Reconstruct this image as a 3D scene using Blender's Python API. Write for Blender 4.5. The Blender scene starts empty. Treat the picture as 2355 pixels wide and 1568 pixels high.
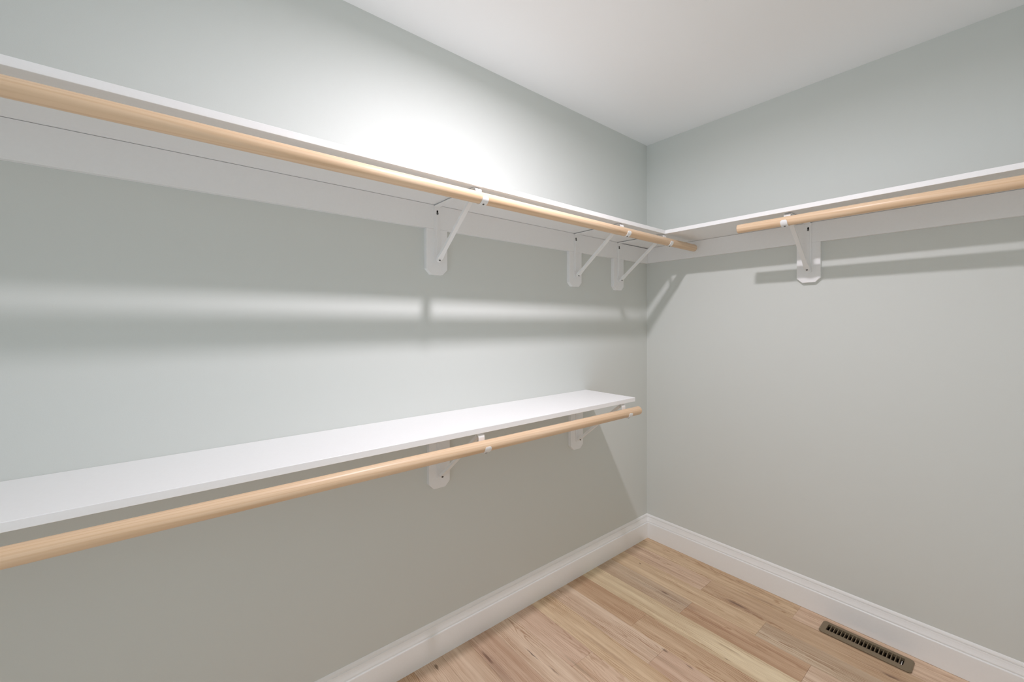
import bpy, bmesh, math, random
from mathutils import Vector, Matrix
random.seed(7)
S = bpy.context.scene
C = S.collection

# ------------------------------------------------------------------ camera
cam_d = bpy.data.cameras.new('camera')
cam_d.sensor_fit = 'HORIZONTAL'
cam_d.sensor_width = 36.0
cam_d.lens = 956.76 / 2355 * 36.0
cam_d.shift_y = -(784 - 745.74) / 2355
cam_d.clip_start = 0.02
cam = bpy.data.objects.new('camera', cam_d)
C.objects.link(cam)
cam.location = (1.4779, -2.3029, 1.3235)
cam.rotation_euler = (math.pi / 2, 0, 0.883982)
S.camera = cam

# ------------------------------------------------------------------ world, exposure
W = bpy.data.worlds.new('world')
S.world = W
W.use_nodes = True
W.node_tree.nodes['Background'].inputs[0].default_value = (0.80, 0.94, 1.08, 1)
W.node_tree.nodes['Background'].inputs[1].default_value = 1.8  # ambient fill, reaches the room through the added doorway
S.view_settings.view_transform = 'Standard'
S.view_settings.look = 'None'
S.view_settings.gamma = 1.0
S.view_settings.use_curve_mapping = False
S.view_settings.exposure = -0.03
S.cycles.max_bounces = 8
S.cycles.diffuse_bounces = 7
S.cycles.glossy_bounces = 2
S.cycles.caustics_reflective = False
S.cycles.caustics_refractive = False
S.cycles.sample_clamp_indirect = 3.0

LAMP = (0.828, -1.425, 2.44)         # recessed ceiling downlight, just above the frame
LAMP_POWER = 19.3

# room
RX, RY, H = 1.95, -3.30, 2.44
FILL_DOOR = (0.95, 1.82, 2.08)             # unseen doorway added behind the camera to let fill light in


# ------------------------------------------------------------------ materials
def lin(r, g, b):
    f = lambda c: (c / 255 / 12.92) if c / 255 <= 0.04045 else ((c / 255 + 0.055) / 1.055) ** 2.4
    return (f(r), f(g), f(b), 1)


def new_mat(name, col, rough=0.5, spec=0.4, metal=0.0):
    m = bpy.data.materials.new(name)
    m.use_nodes = True
    b = m.node_tree.nodes['Principled BSDF']
    b.inputs['Base Color'].default_value = col
    b.inputs['Roughness'].default_value = rough
    b.inputs['Specular IOR Level'].default_value = spec
    b.inputs['Metallic'].default_value = metal
    return m


class NT:
    def __init__(self, m):
        self.t = m.node_tree
        self.b = self.t.nodes['Principled BSDF']

    def n(self, typ, **kw):
        nd = self.t.nodes.new(typ)
        for k, v in kw.items():
            if k in nd.bl_rna.properties:
                setattr(nd, k, v)
        return nd

    def link(self, a, b):
        self.t.links.new(a, b)

    def val(self, sock, v):
        if isinstance(v, bpy.types.NodeSocket):
            self.link(v, sock)
        else:
            sock.default_value = v

    def math(self, op, a, b=0.0, clamp=False):
        nd = self.n('ShaderNodeMath', operation=op)
        nd.use_clamp = clamp
        self.val(nd.inputs[0], a)
        self.val(nd.inputs[1], b)
        return nd.outputs[0]

    def vmath(self, op, a, b=(0, 0, 0)):
        nd = self.n('ShaderNodeVectorMath', operation=op)
        self.val(nd.inputs[0], a)
        self.val(nd.inputs[1], b)
        return nd

    def noise(self, vec, scale, detail=3.0, rough=0.55, dist=0.0):
        nd = self.n('ShaderNodeTexNoise')
        self.val(nd.inputs['Vector'], vec)
        nd.inputs['Scale'].default_value = scale
        nd.inputs['Detail'].default_value = detail
        nd.inputs['Roughness'].default_value = rough
        nd.inputs['Distortion'].default_value = dist
        return nd.outputs['Fac']

    def maprange(self, v, a, b, c, d, smooth=False):
        nd = self.n('ShaderNodeMapRange')
        if smooth:
            nd.interpolation_type = 'SMOOTHSTEP'
        self.val(nd.inputs[0], v)
        for i, x in enumerate((a, b, c, d)):
            nd.inputs[i + 1].default_value = x
        return nd.outputs[0]

    def mix(self, fac, a, b, mode='MIX'):
        nd = self.n('ShaderNodeMix', data_type='RGBA', blend_type=mode)
        self.val(nd.inputs[0], fac)
        self.val(nd.inputs[6], a)
        self.val(nd.inputs[7], b)
        return nd.outputs[2]

    def bump(self, h, strength, dist=0.001):
        nd = self.n('ShaderNodeBump')
        nd.inputs['Strength'].default_value = strength
        nd.inputs['Distance'].default_value = dist
        self.link(h, nd.inputs['Height'])
        self.link(nd.outputs[0], self.b.inputs['Normal'])


def paint(name, col, rough, spec, scale, strength):
    m = new_mat(name, col, rough, spec)
    k = NT(m)
    co = k.n('ShaderNodeTexCoord').outputs['Object']
    nz = k.noise(co, scale, 1.0)
    k.bump(nz, strength, 0.0006)
    c = k.mix(k.maprange(nz, 0.35, 0.65, 0.0, 1.0), tuple(x * 0.99 for x in col[:3]) + (1,), col)
    k.link(c, k.b.inputs['Base Color'])
    return m


M_WALL = paint('sage_grey_wall_paint', lin(215, 219, 215), 0.55, 0.25, 420, 0.10)
M_CEIL = paint('ceiling_paint', lin(246, 247, 247), 0.8, 0.15, 300, 0.10)
M_TRIM = paint('white_trim_paint', lin(244, 245, 244), 0.38, 0.35, 160, 0.05)
M_BOARD = paint('white_board_paint', lin(241, 242, 242), 0.42, 0.35, 130, 0.06)
M_METAL = new_mat('white_enamel', lin(240, 241, 241), 0.3, 0.45)
M_SCREW = new_mat('zinc_screw', lin(120, 120, 118), 0.35, 0.5, 0.8)
M_HOLE_SHADE = new_mat('painted_hole_shade', lin(34, 32, 30), 0.9, 0.1)  # dark colour painted as the shade inside holes and slots
M_VENT = new_mat('brown_enamel', lin(128, 113, 90), 0.45, 0.35)
M_DUCT = new_mat('duct_dark', lin(46, 38, 28), 0.8, 0.1)
M_LEVER = new_mat('bright_steel', lin(205, 205, 200), 0.3, 0.5, 0.7)
M_SUB = new_mat('subfloor', lin(110, 88, 66), 0.9, 0.1)


def wood_floor():
    m = new_mat('oak_floor', lin(190, 155, 125), 0.42, 0.3)
    k = NT(m)
    info = k.n('ShaderNodeObjectInfo')
    co = k.n('ShaderNodeTexCoord').outputs['Object']
    geo = k.n('ShaderNodeNewGeometry').outputs['Position']
    rnd = info.outputs['Random']
    off = k.n('ShaderNodeCombineXYZ')
    k.val(off.inputs[0], k.math('MULTIPLY', rnd, 31.7))
    k.val(off.inputs[1], k.math('MULTIPLY', rnd, 17.3))
    k.val(off.inputs[2], k.math('MULTIPLY', rnd, 9.1))
    p = k.vmath('ADD', co, off.outputs[0]).outputs[0]
    sep = k.n('ShaderNodeSeparateXYZ')
    k.link(co, sep.inputs[0])
    # growth rings of a slightly tilted log: cathedral figure
    warp = k.noise(k.vmath('MULTIPLY', p, (4, 30, 1)).outputs[0], 1.0, 3.0)
    warp2 = k.noise(k.vmath('MULTIPLY', p, (40, 60, 1)).outputs[0], 1.0, 2.0)
    y0 = k.math('MULTIPLY', k.math('SUBTRACT', rnd, 0.5), 0.10)
    yy = k.math('SUBTRACT', sep.outputs[1], y0)
    slope = k.math('ADD', k.math('MULTIPLY', rnd, 0.05), 0.02)
    zz = k.math('ADD', k.math('MULTIPLY', sep.outputs[0], slope), k.math('MULTIPLY', k.math('FRACT', k.math('MULTIPLY', rnd, 13.7)), 0.03))
    r = k.math('SQRT', k.math('ADD', k.math('MULTIPLY', yy, yy), k.math('MULTIPLY', zz, zz)))
    r = k.math('ADD', r, k.math('MULTIPLY', k.math('SUBTRACT', warp, 0.5), 0.030))
    r = k.math('ADD', r, k.math('MULTIPLY', k.math('SUBTRACT', warp2, 0.5), 0.004))
    ring = k.math('SINE', k.math('MULTIPLY', r, 2 * math.pi / 0.0075))
    ring = k.maprange(ring, 0.1, 1.0, 0.0, 1.0, True)
    amt = k.maprange(k.noise(k.vmath('MULTIPLY', p, (2.2, 14, 1)).outputs[0], 1.0, 2.0), 0.38, 0.70, 0.0, 1.0)
    fig = k.math('MULTIPLY', ring, amt)
    streak = k.noise(k.vmath('MULTIPLY', p, (1.6, 34, 1)).outputs[0], 1.0, 4.0, 0.6)
    pores = k.noise(k.vmath('MULTIPLY', p, (14, 620, 1)).outputs[0], 1.0, 2.0, 0.6)
    base = info.outputs['Color']
    dark = k.mix(1.0, base, lin(226, 211, 200), 'MULTIPLY')
    lite = k.mix(1.0, base, (1.10, 1.09, 1.08, 1), 'MULTIPLY')
    c = k.mix(k.maprange(streak, 0.30, 0.70, 0.0, 1.0), lite, dark)
    c = k.mix(k.math('MULTIPLY', fig, 0.80), c, k.mix(1.0, c, lin(198, 172, 152), 'MULTIPLY'))
    c = k.mix(k.maprange(pores, 0.50, 0.72, 0.0, 0.35), c, k.mix(1.0, c, lin(205, 184, 166), 'MULTIPLY'))
    # knots and mineral streaks at their own places on the boards: x, y, half length, half width, strength, colour
    wob = k.n('ShaderNodeTexNoise')
    k.link(k.vmath('MULTIPLY', geo, (1, 3, 1)).outputs[0], wob.inputs['Vector'])
    wob.inputs['Scale'].default_value = 40
    wob.inputs['Detail'].default_value = 3
    wv = k.vmath('MULTIPLY', k.vmath('SUBTRACT', wob.outputs['Color'], (0.5, 0.5, 0.5)).outputs[0], (0.03, 0.010, 0)).outputs[0]
    gp = k.vmath('ADD', geo, wv).outputs[0]
    K = [(.632, -.2330, .050, .010, .80, (96, 72, 62)), (.66, -.238, .13, .017, .35, (150, 116, 94)),
         (.368, -.419, .022, .006, .80, (92, 68, 58)), (.42, -.425, .15, .020, .40, (150, 122, 104)),
         (.30, -.440, .20, .010, .30, (150, 124, 104)), (.144, -.2943, .008, .0035, .85, (96, 66, 50)),
         (1.172, -.209, .028, .008, .75, (92, 66, 54)), (1.22, -.206, .14, .014, .35, (146, 112, 90)),
         (.140, -1.330, .045, .0065, .80, (88, 64, 56)), (.20, -1.331, .16, .024, .45, (146, 112, 92)),
         (.238, -1.1815, .048, .0022, .75, (84, 62, 52)), (.349, -1.170, .036, .0035, .60, (110, 82, 68)),
         (.566, -.752, .018, .0055, .65, (100, 80, 66)), (.666, -.753, .026, .0035, .55, (112, 84, 66)),
         (.720, -.542, .050, .0055, .50, (150, 118, 84)), (.749, -.604, .014, .0022, .65, (104, 80, 60)),
         (.048, -1.510, .014, .008, .70, (96, 70, 46)), (.25, -.222, .22, .006, .35, (158, 118, 98)),
         (.33, -.176, .16, .004, .30, (160, 122, 100)), (.62, -.046, .24, .012, .30, (156, 124, 94)),
         (.70, -.110, .13, .014, .40, (150, 118, 96)), (.98, -.336, .17, .007, .35, (150, 120, 92)),
         (.64, -.450, .16, .005, .35, (150, 106, 82)), (.60, -.800, .10, .012, .25, (158, 134, 112)),
         (.42, -.935, .17, .010, .40, (156, 118, 92)), (.40, -1.085, .10, .008, .40, (146, 122, 98))]
    for (x, y, hl, hw, s, col) in K:
        d = k.vmath('MULTIPLY', k.vmath('SUBTRACT', gp, (x, y, 0)).outputs[0], (1 / hl, 1 / hw, 0)).outputs[0]
        ln = k.vmath('LENGTH', d).outputs['Value']
        c = k.mix(k.maprange(ln, 1.25, 0.25, 0.0, s, True), c, lin(*col))
    k.link(c, k.b.inputs['Base Color'])
    k.bump(pores, 0.12, 0.0004)
    return m


def wood_rod():
    m = new_mat('pine_rod', lin(224, 190, 150), 0.36, 0.35)
    k = NT(m)
    info = k.n('ShaderNodeObjectInfo')
    co = k.n('ShaderNodeTexCoord').outputs['Object']
    off = k.n('ShaderNodeCombineXYZ')
    k.val(off.inputs[0], k.math('MULTIPLY', info.outputs['Random'], 11.7))
    k.val(off.inputs[1], k.math('MULTIPLY', info.outputs['Random'], 7.3))
    p = k.vmath('ADD', co, off.outputs[0]).outputs[0]
    sep = k.n('ShaderNodeSeparateXYZ')
    k.link(p, sep.inputs[0])
    warp = k.noise(k.vmath('MULTIPLY', p, (1.3, 22, 22)).outputs[0], 1.0, 2.5)
    v = k.math('ADD', sep.outputs[1], k.math('MULTIPLY', sep.outputs[2], 0.7))
    v = k.math('ADD', v, k.math('MULTIPLY', sep.outputs[0], 0.012))
    v = k.math('ADD', v, k.math('MULTIPLY', k.math('SUBTRACT', warp, 0.5), 0.022))
    ring = k.maprange(k.math('SINE', k.math('MULTIPLY', v, 2 * math.pi / 0.0085)), 0.0, 1.0, 0.0, 1.0, True)
    fine = k.noise(k.vmath('MULTIPLY', p, (5, 330, 330)).outputs[0], 1.0, 2.0)
    broad = k.noise(k.vmath('MULTIPLY', p, (1.6, 20, 20)).outputs[0], 1.0, 2.0)
    c = k.mix(k.maprange(broad, 0.3, 0.7, 0, 1), lin(232, 207, 178), lin(225, 193, 158))
    c = k.mix(k.math('MULTIPLY', ring, 0.38), c, lin(207, 170, 130))
    c = k.mix(k.maprange(fine, 0.5, 0.75, 0.0, 0.30), c, lin(210, 178, 140))
    k.link(c, k.b.inputs['Base Color'])
    return m


M_FLOOR = wood_floor()
M_ROD = wood_rod()


# ------------------------------------------------------------------ mesh helpers
def mesh_obj(name, bm, mat, parent=None, loc=(0, 0, 0), smooth=False):
    me = bpy.data.meshes.new(name)
    bmesh.ops.recalc_face_normals(bm, faces=bm.faces)
    bm.to_mesh(me)
    bm.free()
    me.materials.append(mat)
    if smooth:
        for f in me.polygons:
            f.use_smooth = True
    o = bpy.data.objects.new(name, me)
    C.objects.link(o)
    o.location = loc
    if parent:
        o.parent = parent
    return o


def box_bm(x0, x1, y0, y1, z0, z1, bev=0.0, seg=1, bm=None):
    own = bm is None
    if own:
        bm = bmesh.new()
    v = [bm.verts.new((x, y, z)) for x in (x0, x1) for y in (y0, y1) for z in (z0, z1)]
    for f in ((0, 1, 3, 2), (4, 6, 7, 5), (0, 4, 5, 1), (2, 3, 7, 6), (0, 2, 6, 4), (1, 5, 7, 3)):
        bm.faces.new([v[i] for i in f])
    if bev:
        bmesh.ops.recalc_face_normals(bm, faces=bm.faces)
        bmesh.ops.bevel(bm, geom=list(bm.edges), offset=bev, segments=seg, profile=0.5, affect='EDGES')
    return bm


def prism_bm(pts, axis, a, b, bev=0.0, seg=1):
    """closed polygon pts (2D) extruded from a to b along axis; 'x': pts=(y,z), 'y': pts=(x,z), 'z': pts=(x,y)"""
    bm = bmesh.new()
    mk = {'x': lambda p, t: (t, p[0], p[1]), 'y': lambda p, t: (p[0], t, p[1]), 'z': lambda p, t: (p[0], p[1], t)}[axis]
    A = [bm.verts.new(mk(p, a)) for p in pts]
    B = [bm.verts.new(mk(p, b)) for p in pts]
    n = len(pts)
    bm.faces.new(A)
    bm.faces.new(B)
    for i in range(n):
        bm.faces.new((A[i], A[(i + 1) % n], B[(i + 1) % n], B[i]))
    bmesh.ops.recalc_face_normals(bm, faces=bm.faces)
    if bev:
        bmesh.ops.bevel(bm, geom=list(bm.edges), offset=bev, segments=seg, profile=0.5, affect='EDGES')
    return bm


def cyl_bm(axis, c, r, a, b, seg=40, bev=0.0):
    pts = [(c[0] + r * math.cos(2 * math.pi * i / seg), c[1] + r * math.sin(2 * math.pi * i / seg)) for i in range(seg)]
    bm = prism_bm(pts, axis, a, b)
    if bev:
        es = [e for e in bm.edges if any(len(f.verts) > 4 for f in e.link_faces)]
        bmesh.ops.bevel(bm, geom=es, offset=bev, segments=3, profile=0.5, affect='EDGES')
    return bm


def ribbon_bm(path, widths, t, bev=0.0004):
    """flat metal strip: path in the (d,z) plane, width along s (local Y), thickness t"""
    bm = bmesh.new()
    rows = []
    n = len(path)
    for i, (d, z) in enumerate(path):
        a = path[max(i - 1, 0)]
        b = path[min(i + 1, n - 1)]
        tx, tz = b[0] - a[0], b[1] - a[1]
        L = math.hypot(tx, tz)
        nx, nz = -tz / L, tx / L
        w = widths[i] / 2 if isinstance(widths, (list, tuple)) else widths / 2
        rows.append([bm.verts.new((d + nx * s * t / 2, y, z + nz * s * t / 2)) for s, y in ((1, -w), (1, w), (-1, w), (-1, -w))])
    for i in range(n - 1):
        for j in range(4):
            bm.faces.new((rows[i][j], rows[i][(j + 1) % 4], rows[i + 1][(j + 1) % 4], rows[i + 1][j]))
    bm.faces.new(rows[0])
    bm.faces.new(rows[-1])
    bmesh.ops.recalc_face_normals(bm, faces=bm.faces)
    return bm


def tag(o, label=None, cat=None, group=None, kind=None):
    if label:
        o['label'] = label
    if cat:
        o['category'] = cat
    if group:
        o['group'] = group
    if kind:
        o['kind'] = kind
    return o


def empty(name, loc, rz=0.0):
    o = bpy.data.objects.new(name, None)
    o.empty_display_size = 0.05
    C.objects.link(o)
    o.location = loc
    o.rotation_euler = (0, 0, rz)
    return o


# ------------------------------------------------------------------ room shell
T = 0.10
tag(mesh_obj('wall_left', box_bm(-T, 0, RY - T, T, -0.04, H + T), M_WALL),
    'pale sage grey painted wall on the left behind both long shelves', 'wall', kind='structure')
tag(mesh_obj('wall_back', box_bm(0, RX + T, 0, T, -0.04, H + T), M_WALL),
    'pale sage grey painted end wall above the floor register', 'wall', kind='structure')
tag(mesh_obj('wall_right', box_bm(RX, RX + T, RY - T, 0, -0.04, H + T), M_WALL),
    'pale grey wall on the right, out of view', 'wall', kind='structure')
bm = prism_bm([(0, -0.04), (FILL_DOOR[0], -0.04), (FILL_DOOR[0], FILL_DOOR[2]), (FILL_DOOR[1], FILL_DOOR[2]), (FILL_DOOR[1], -0.04), (RX, -0.04), (RX, H + T), (0, H + T)], 'y', RY - T, RY)
tag(mesh_obj('wall_front', bm, M_WALL), 'pale grey wall behind the viewer with a doorway added for fill light', 'wall', kind='structure')
tag(mesh_obj('ceiling', box_bm(0, RX, RY, 0, H, H + T), M_CEIL), 'plain white painted ceiling', 'ceiling', kind='structure')

floor = mesh_obj('floor', box_bm(0, RX, RY, 0, -0.040, -0.0205), M_SUB)
tag(floor, 'natural oak plank floor running parallel to the end wall', 'floor', kind='structure')

# planks: rows of boards that run along x
PW = 0.1207
Y0 = -0.0185
tones = {'tan': (192, 156, 124), 'pink': (200, 164, 138), 'grey': (194, 164, 136), 'pale': (213, 184, 149), 'red': (190, 151, 120), 'russet': (192, 154, 122),
         'brown': (207, 173, 139), 'light': (207, 174, 147), 'rose': (210, 175, 147)}
rows = {-1: [(0, RX, 'tan')],
        0: [(0, .828, 'brown'), (.828, RX, 'rose')],
        1: [(0, .470, 'rose'), (.470, RX, 'tan')],
        2: [(0, .764, 'brown'), (.764, RX, 'grey')],
        3: [(0, .490, 'grey'), (.490, .965, 'red'), (.965, RX, 'light')],
        4: [(0, 1.25, 'pale'), (1.25, RX, 'tan')],
        5: [(0, .397, 'russet'), (.397, 1.40, 'tan'), (1.40, RX, 'pink')],
        6: [(0, .560, 'light'), (.560, 1.52, 'pink'), (1.52, RX, 'tan')],
        7: [(0, 1.12, 'brown'), (1.12, RX, 'pink')],
        8: [(0, .382, 'pink'), (.382, RX, 'rose')],
        9: [(0, .92, 'light'), (.92, RX, 'tan')],
        10: [(0, 1.30, 'pink'), (1.30, RX, 'grey')],
        11: [(0, .70, 'light'), (.70, RX, 'rose')],
        12: [(0, .48, 'light'), (.48, RX, 'tan')]}
VX0, VX1, VY0, VY1 = 0.926, 1.219, -0.1400, -0.0485     # floor register outline
OX0, OX1, OY0, OY1 = 0.9475, 1.1930, -0.1165, -0.0690   # its opening
nrow = int(math.ceil((-RY + Y0) / PW)) + 1
pi = 0
for k in range(-1, nrow):
    ya = min(0.0, Y0 - PW * k)
    yb = max(RY, Y0 - PW * (k + 1))
    if ya - yb < 0.004:
        continue
    segs = rows.get(k)
    if segs is None:
        x = 0
        segs = []
        while x < RX - 0.01:
            e = x + random.uniform(0.5, 1.2)
            if RX - e < 0.3:
                e = RX
            segs.append((x, e, random.choice(list(tones))))
            x = e
    for (xa, xb, tn) in segs:
        g = 0.0002
        cx, cy = (xa + xb) / 2, (ya + yb) / 2
        lx, ly = (xb - xa) / 2 - g, (ya - yb) / 2 - g
        if k == 0 and xa > .8:      # board cut out for the duct
            bm = bmesh.new()
            gx = [-lx, OX0 - cx - .004, OX1 - cx + .004, lx]
            gy = [-ly, OY0 - cy - .003, OY1 - cy + .003, ly]
            grid = {(i, j, z): bm.verts.new((gx[i], gy[j], z)) for i in range(4) for j in range(4) for z in (-0.020, 0.0)}
            for i in range(3):
                for j in range(3):
                    if (i, j) == (1, 1):
                        for (a, b) in (((1, 1), (2, 1)), ((2, 1), (2, 2)), ((2, 2), (1, 2)), ((1, 2), (1, 1))):
                            bm.faces.new([grid[a + (-0.020,)], grid[b + (-0.020,)], grid[b + (0.0,)], grid[a + (0.0,)]])
                        continue
                    for z in (-0.020, 0.0):
                        bm.faces.new([grid[(i, j, z)], grid[(i + 1, j, z)], grid[(i + 1, j + 1, z)], grid[(i, j + 1, z)]])
            for i in range(3):
                for j in (0, 3):
                    bm.faces.new([grid[(i, j, -0.020)], grid[(i + 1, j, -0.020)], grid[(i + 1, j, 0.0)], grid[(i, j, 0.0)]])
                    bm.faces.new([grid[(j, i, -0.020)], grid[(j, i + 1, -0.020)], grid[(j, i + 1, 0.0)], grid[(j, i, 0.0)]])
        else:
            bm = box_bm(-lx, lx, -ly, ly, -0.020, 0.0, 0.0005)
        o = mesh_obj('plank', bm, M_FLOOR, floor, (cx, cy, 0))
        t = tones[tn]
        j = random.uniform(-3, 3)
        c = lin(t[0] + j, t[1] + j, t[2] + j)
        o.color = (min(c[0] * 1.22, .95), min(c[1] * 1.45, .95), min(c[2] * 1.62, .95), 1)
        pi += 1

# baseboards
PROF = [(0, 0.0), (.0150, 0.0), (.0150, .0920), (.0146, .0942), (.0132, .0956), (.0100, .0960), (.0092, .0978), (.0092, .0990), (.0118, .1004), (.0116, .1030),
        (.0088, .1110), (.0066, .1190), (.0056, .1250), (.0030, .1256), (.0026, .1272), (.0030, .1286), (.0054, .1294), (.0050, .1330),
        (.0034, .1380), (.0014, .1414), (0, .1424)]


def baseboard(name, ax, a, b, sgn, wall, ma, mb, label):
    """profile swept along a wall; ma/mb: mitre factor at each end"""
    bm = bmesh.new()
    A, B = [], []
    for (d, z) in PROF:
        pa, pb = a + ma * d, b + mb * d
        if ax == 'y':
            A.append(bm.verts.new((wall + sgn * d, pa, z)))
            B.append(bm.verts.new((wall + sgn * d, pb, z)))
        else:
            A.append(bm.verts.new((pa, wall + sgn * d, z)))
            B.append(bm.verts.new((pb, wall + sgn * d, z)))
    n = len(PROF)
    for i in range(n):
        bm.faces.new((A[i], A[(i + 1) % n], B[(i + 1) % n], B[i]))
    bm.faces.new(A)
    bm.faces.new(B)
    return tag(mesh_obj(name, bm, M_TRIM), label, 'baseboard', kind='structure')


baseboard('baseboard_left', 'y', RY, 0, 1, 0, 1, -1, 'white moulded baseboard along the left wall under the shelves')
baseboard('baseboard_back', 'x', 0, RX, -1, 0, 1, -1, 'white moulded baseboard along the end wall behind the floor register')
baseboard('baseboard_right', 'y', RY, 0, -1, RX, 1, -1, 'white moulded baseboard along the right wall, out of view')

# ------------------------------------------------------------------ ceiling downlight (just above the frame)
lamp = empty('ceiling_downlight', LAMP)
tag(lamp, 'round white recessed ceiling downlight above the shelves', 'ceiling light')


def lathe_bm(prof, seg=48):
    bm = bmesh.new()
    R = [[bm.verts.new((r * math.cos(2 * math.pi * i / seg), r * math.sin(2 * math.pi * i / seg), z)) for r, z in prof] for i in range(seg)]
    for i in range(seg):
        a, b = R[i], R[(i + 1) % seg]
        for j in range(len(prof)):
            bm.faces.new((a[j], b[j], b[(j + 1) % len(prof)], a[(j + 1) % len(prof)]))
    return bm


mesh_obj('trim_ring', lathe_bm([(.046, -.0030), (.058, -.0040), (.062, -.0010), (.062, 0.0), (.046, 0.0)]), M_METAL, lamp)
m = new_mat('lit_lens', (1, 1, 1, 1))
m.node_tree.nodes['Principled BSDF'].inputs['Emission Color'].default_value = (1, 1, 1, 1)
m.node_tree.nodes['Principled BSDF'].inputs['Emission Strength'].default_value = 6.0
mesh_obj('lens', cyl_bm('z', (0, 0), .0455, -.0022, -.0004, 48), m, lamp)
ld = bpy.data.lights.new('downlight', 'AREA')
ld.shape = 'DISK'
ld.size = 0.074
ld.energy = LAMP_POWER
ld.color = (1.045, 0.98, 1.045)
ld.spread = math.radians(172)
lo = bpy.data.objects.new('downlight', ld)
C.objects.link(lo)
lo.parent = lamp
lo.location = (0, 0, -.0046)

# ------------------------------------------------------------------ upper shelves and cleats
ZU = 1.794           # underside of the upper shelves
TH = 0.019
DL, DB = 0.309, 0.3145
tag(mesh_obj('shelf', box_bm(0.0005, DL, RY + .002, -.0005, ZU, ZU + TH, .0008), M_BOARD),
    'long white upper shelf board along the left wall', 'shelf', 'white closet shelves')
tag(mesh_obj('shelf', box_bm(DL + .0004, RX - .002, -DB, -.0005, ZU, ZU + TH, .0008), M_BOARD),
    'white upper shelf board along the end wall', 'shelf', 'white closet shelves')
CB = 1.699
bm = prism_bm([(RY + .002, CB), (-.0195, CB), (-.0195, ZU - .0046), (-.285, ZU - .0038), (-.300, ZU - .0010), (RY + .002, ZU - .0010)], 'x', 0, .019, .0005)
tag(mesh_obj('cleat', bm, M_BOARD), 'white support board screwed to the left wall under the upper shelf', 'support board', 'white shelf support boards')
tag(mesh_obj('cleat', box_bm(0, RX - .002, -.019, 0, CB + .002, ZU - .0010, .0005), M_BOARD),
    'white support board screwed to the end wall under the upper shelf', 'support board', 'white shelf support boards')

# lower shelf: a touch out of level, as hung
LO_A = math.atan(0.0088 / 2.02)
lowz = lambda y: 0.9640 + (y + 2.60) * math.tan(LO_A)      # top surface


def tilted_box(x0, x1, y0, y1, dz0, dz1, bev):
    bm = box_bm(x0, x1, y0, y1, dz0, dz1, bev)
    for v in bm.verts:
        v.co.z += lowz(v.co.y)
    return bm


LEND = -0.5785
tag(mesh_obj('shelf', tilted_box(.0005, .3085, RY + .002, LEND, -TH, 0, .0008), M_BOARD),
    'white lower shelf board along the left wall ending short of the corner', 'shelf', 'white closet shelves')


# ------------------------------------------------------------------ mounting blocks
def block(loc, rz, ztop, zbot, label, w=.0925, t=.019, ch=.021):
    pts = [(-w / 2, ztop), (-w / 2, zbot + ch), (-w / 2 + ch, zbot), (w / 2 - ch, zbot), (w / 2, zbot + ch), (w / 2, ztop)]
    o = mesh_obj('mounting_block', prism_bm(pts, 'x', 0, t, .0005), M_BOARD, None, loc)
    o.rotation_euler = (0, 0, rz)
    return tag(o, label, 'mounting block', 'white clipped-corner bracket blocks')


UL = [-1.4895, -0.6795, -0.3130]
LL = [-1.4775, -0.6680]
BX = 0.8580
BR = -math.pi / 2
names = ['farthest from the corner, under the long upper shelf', 'middle of the three under the long upper shelf', 'nearest the room corner, under the long upper shelf']
for y, nm in zip(UL, names):
    block((0, y, 0), 0, CB - .0003, 1.5195, 'white clipped-corner block on the left wall, ' + nm)
block((BX, 0, 0), BR, CB + .0017, 1.5175, 'white clipped-corner block on the end wall below its upper shelf')
for y, nm in zip(LL, ['at mid length of the lower shelf', 'near the free end of the lower shelf']):
    block((0, y, 0), 0, lowz(y) - TH - .0012, 0.6745, 'white clipped-corner block on the left wall ' + nm)


# ------------------------------------------------------------------ shelf-and-rod brackets
RR = 0.0195          # rod radius
RD = 0.3270          # rod axis distance from the left wall
RB = 0.3180          # rod axis distance from the end wall


def screw(parent, p, axis, r=.0042, t=.0016):
    """pan head with a dark cross painted as slot shade"""
    bm = cyl_bm(axis, (0, 0), r, -t, t, 14, .0006)
    o = mesh_obj('screw', bm, M_SCREW, parent, p)
    o['label'] = 'small zinc screw head'
    s = .0022
    rb = bmesh.new()
    for a, b in ((s, .0005), (.0005, s)):
        if axis == 'x':
            box_bm(t - .0001, t + .00015, -a, a, -b, b, bm=rb)
        else:
            box_bm(-a, a, -b, b, -t - .00015, -t + .0001, bm=rb)
    mesh_obj('recess_shade', rb, M_HOLE_SHADE, o)  # dark cross laid on the head, painted as the slot's shade
    return o


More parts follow.
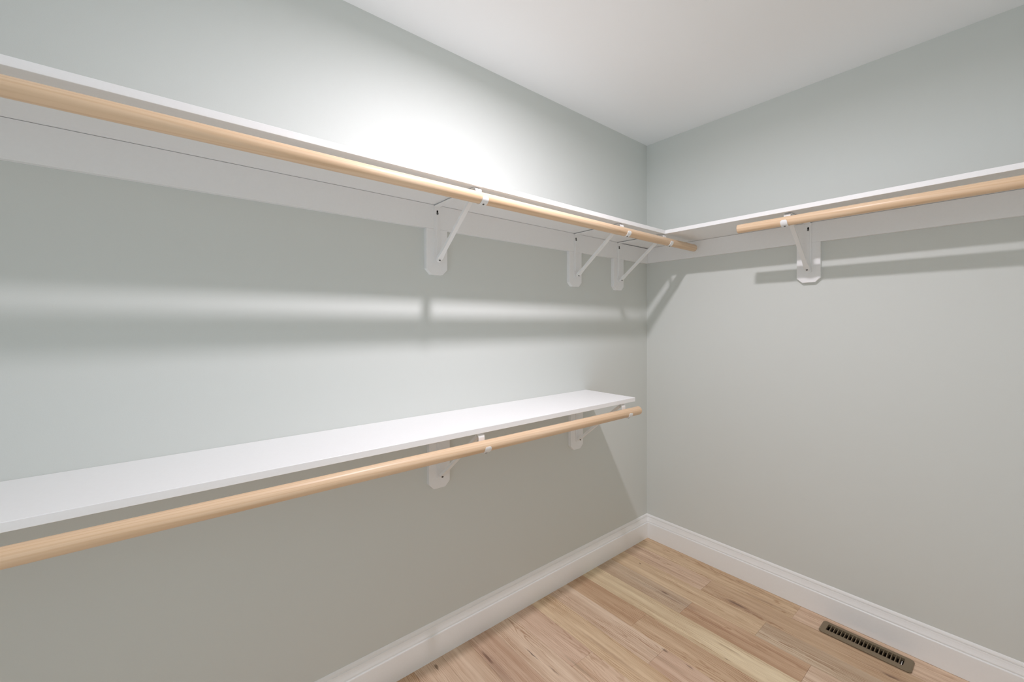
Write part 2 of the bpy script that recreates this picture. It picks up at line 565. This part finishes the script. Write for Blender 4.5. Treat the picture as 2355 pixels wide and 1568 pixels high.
def bracket(loc, rz, rz_drop, label, foot=-.2345, rd=RD):
    """local X = out from the wall, Y = along it, Z = up; origin on the wall at the shelf underside"""
    root = empty('shelf_bracket', loc, rz)
    tag(root, label, 'bracket', 'white steel shelf and rod brackets')
    w = .0262
    f = .0193
    # upright strip against the block
    pts = [(f + .0012, -.0030), (f + .0012, foot + .024)]
    wd = [w, w]
    for a in range(1, 7):
        q = a / 6 * math.pi / 2 * .92
        pts.append((f + .0012, foot + .012 - .012 * math.sin(q) + .000))
        wd.append(w * max(math.cos(q), .2))
    pts = [pts[0], pts[1]] + pts[2:]
    mesh_obj('wall_plate', ribbon_bm(pts, wd, .0022), M_METAL, root)
    rib = ribbon_bm([(f + .0030, -.040), (f + .0030, foot + .04)], .0090, .0018)
    mesh_obj('plate_rib', rib, M_METAL, root)
    # arm under the shelf
    mesh_obj('shelf_arm', ribbon_bm([(f, -.0046), (.150, -.0044), (rd - .030, -.0030)], w, .0022), M_METAL, root)
    # brace
    p0, p1 = Vector((f + .0085, foot + .012)), Vector((rd - .041, -.0135))
    n = 16
    pth, wds = [], []
    for i in range(n + 1):
        q = i / n
        pth.append(tuple(p0.lerp(p1, q)))
        s = q * (p1 - p0).length
        if s < .012:
            wv = w * math.sqrt(max(1 - ((.012 - s) / .0135) ** 2, .12))
        elif s < .055:
            wv = w + (.0165 - w) * (s - .012) / .043
        else:
            wv = .0165
        wds.append(wv)
    start = []
    br = mesh_obj('brace', ribbon_bm(pth, wds, .0100), M_METAL, root)
    # J-shaped hook that carries the rod
    c = (rd, rz_drop)
    rr = RR + .0016
    hp = [(c[0] - .034, -.0030), (c[0] - .0285, -.0042), (c[0] - rr - .0020, -.0085), (c[0] - rr - .0004, -.0150)]
    if c[1] < -.02:
        hp.append((c[0] - rr, c[1] + .006))
    for i in range(0, 27):
        a = math.pi + i / 26 * math.radians(186)
        hp.append((c[0] + rr * math.cos(a), c[1] + rr * math.sin(a)))
    hw = [w * .96] * len(hp)
    hw[-1] = w * .55
    hw[-2] = w * .80
    hw[-3] = w * .92
    mesh_obj('rod_hook', ribbon_bm(hp, hw, .0024), M_METAL, root)
    # fixings
    sc = screw(root, (f + .0034, 0, foot + .2005), 'x', .0042)
    kh = bmesh.new()
    pk = []
    for i in range(12):
        a = math.pi * 2 * i / 12
        pk.append((.0036 * math.cos(a), .0036 * math.sin(a) + (.0085 if math.sin(a) > 0 else 0)))
    kh = prism_bm(pk, 'x', -.0002, .0003)
    mesh_obj('keyhole_shade', kh, M_HOLE_SHADE, root, (f + .0023, 0, foot + .2015))  # thin dark sheet painted as the hole's shade; nothing is cut
    # lower screw through the brace foot, along the brace normal
    d = (p1 - p0).normalized()
    s2 = screw(root, (p0.x + .0050 + d.x * .010, 0, p0.y + d.y * .010 - .004), 'x', .0040)
    s2.rotation_euler = (0, -math.atan2(d.x, d.y) * .9, 0)
    # small screw up into the rod through the hook
    a = math.radians(-72)
    s3 = screw(root, (c[0] + (rr + .0014) * math.cos(a), 0, c[1] + (rr + .0014) * math.sin(a)), 'z', .0036)
    s3.rotation_euler = (0, -math.radians(18), 0)
    return root


ZR = 1.7488
ZB = 1.7538
for y, nm in zip(UL, ['farthest from the corner, holding the upper left rod', 'middle of the three holding the upper left rod', 'nearest the room corner, holding the upper left rod']):
    bracket((0, y, ZU), 0, ZR - ZU, 'white steel shelf bracket ' + nm)
bracket((BX, 0, ZU), BR, ZB - ZU, 'white steel shelf bracket on the end wall holding the rod there', rd=RB)
rodz = lambda y: 0.9068 + (y + 2.5) / 1.94 * 0.0070
for y, nm in zip(LL, ['at mid length of the lower rod', 'at the free end of the lower rod']):
    zb = lowz(y) - TH
    bracket((0, y, zb), 0, rodz(y) - zb, 'white steel shelf bracket ' + nm, foot=-.2395)


# ------------------------------------------------------------------ hanging rods
def rod(p, q, label, bev=.0012):
    p, q = Vector(p), Vector(q)
    L = (q - p).length
    bm = cyl_bm('x', (0, 0), RR, 0, L, 56, bev)
    o = mesh_obj('closet_rod', bm, M_ROD, None, p, True)
    o.rotation_mode = 'QUATERNION'
    o.rotation_quaternion = (q - p).to_track_quat('X', 'Z')
    for f in o.data.polygons:
        if len(f.vertices) > 8:
            f.use_smooth = False
    return tag(o, label, 'hanging rod', 'pale pine hanging rods')


rod((RD, RY + .002, ZR), (RD, -.0480, ZR), 'long pale pine rod under the upper shelf, ending at the room corner')
rod((.6710, -RB, ZB), (RX - .002, -RB, ZB), 'pale pine rod under the upper shelf of the end wall')
rod((RD, RY + .002, rodz(RY)), (RD, -.5780, rodz(-.578)), 'pale pine rod under the lower shelf with its free end showing', .0022)

# ------------------------------------------------------------------ floor register
reg = empty('floor_register', ((VX0 + VX1) / 2, (VY0 + VY1) / 2, 0))
tag(reg, 'brown steel floor register with slotted grille beside the end wall baseboard', 'floor register')
cx, cy = reg.location.x, reg.location.y
hx, hy = (VX1 - VX0) / 2, (VY1 - VY0) / 2
ox0, ox1, oy0, oy1 = OX0 - cx, OX1 - cx, OY0 - cy, OY1 - cy
bm = bmesh.new()


def rrect(hx, hy, r, n=5):
    out = []
    for (sx, sy, a0) in ((1, 1, 0), (-1, 1, 90), (-1, -1, 180), (1, -1, 270)):
        for i in range(n + 1):
            a = math.radians(a0 + 90 * i / n)
            out.append((sx * (hx - r) + r * math.cos(a), sy * (hy - r) + r * math.sin(a)))
    return out


def inner_pt(p):
    """matching point on the opening's rectangle for a point of the outer outline"""
    return (ox1 if p[0] > 0 else ox0, oy1 if p[1] > 0 else oy0)


o_out = rrect(hx, hy, .013)
o_mid = rrect(hx - .0045, hy - .0045, .0105)
l0 = [bm.verts.new((x, y, .0022)) for x, y in o_out]
l1 = [bm.verts.new((x, y, .0046)) for x, y in o_out]
l2 = [bm.verts.new((x, y, .0072)) for x, y in o_mid]
n = len(o_out)
for a, b in ((l0, l1), (l1, l2)):
    for i in range(n):
        bm.faces.new((a[i], a[(i + 1) % n], b[(i + 1) % n], b[i]))
ci = [bm.verts.new((x, y, .0072)) for x, y in ((ox1, oy1), (ox0, oy1), (ox0, oy0), (ox1, oy0))]
cb = [bm.verts.new((x, y, -.0040)) for x, y in ((ox1, oy1), (ox0, oy1), (ox0, oy0), (ox1, oy0))]
q = n // 4
for c4 in range(4):
    for i in range(q - 1):
        bm.faces.new((l2[c4 * q + i], l2[c4 * q + i + 1], ci[c4]))
    nx = (c4 + 1) % 4
    bm.faces.new((l2[c4 * q + q - 1], l2[(nx * q) % n], ci[nx], ci[c4]))
    bm.faces.new((ci[c4], ci[nx], cb[nx], cb[c4]))
mesh_obj('face_plate', bm, M_VENT, reg)
bm = bmesh.new()
for (a, b, c_, d) in ((ox0 - .003, ox1 + .003, oy0 - .002, oy0 - .0008), (ox0 - .003, ox1 + .003, oy1 + .0008, oy1 + .002),
                      (ox0 - .003, ox0 - .0008, oy0 - .002, oy1 + .002), (ox1 + .0008, ox1 + .003, oy0 - .002, oy1 + .002)):
    box_bm(a, b, c_, d, -.0195, -.0005, bm=bm)
box_bm(ox0 - .003, ox1 + .003, oy0 - .002, oy1 + .002, -.0203, -.0193, bm=bm)
mesh_obj('duct_boot', bm, M_DUCT, reg)
NS = 20
pitch = (ox1 - ox0) / NS
fin = box_bm(-.0013, .0013, oy0 - .0002, oy1 + .0002, -.0075, .0045, .0003)
for v in fin.verts:
    v.co.x += (v.co.z + .001) * -.10
first = mesh_obj('fin', fin, M_VENT, reg, (ox0 + pitch, 0, .0018))
for i in range(2, NS):
    o = first.copy()
    C.objects.link(o)
    o.location.x = ox0 + pitch * i
lv = bmesh.new()
box_bm(-.0016, .0016, -.014, .009, -.006, .0030, .0005, bm=lv)
o = mesh_obj('damper_lever', lv, M_LEVER, reg, (ox1 - pitch * .48, 0, .001))
o['label'] = 'small bright steel damper lever'
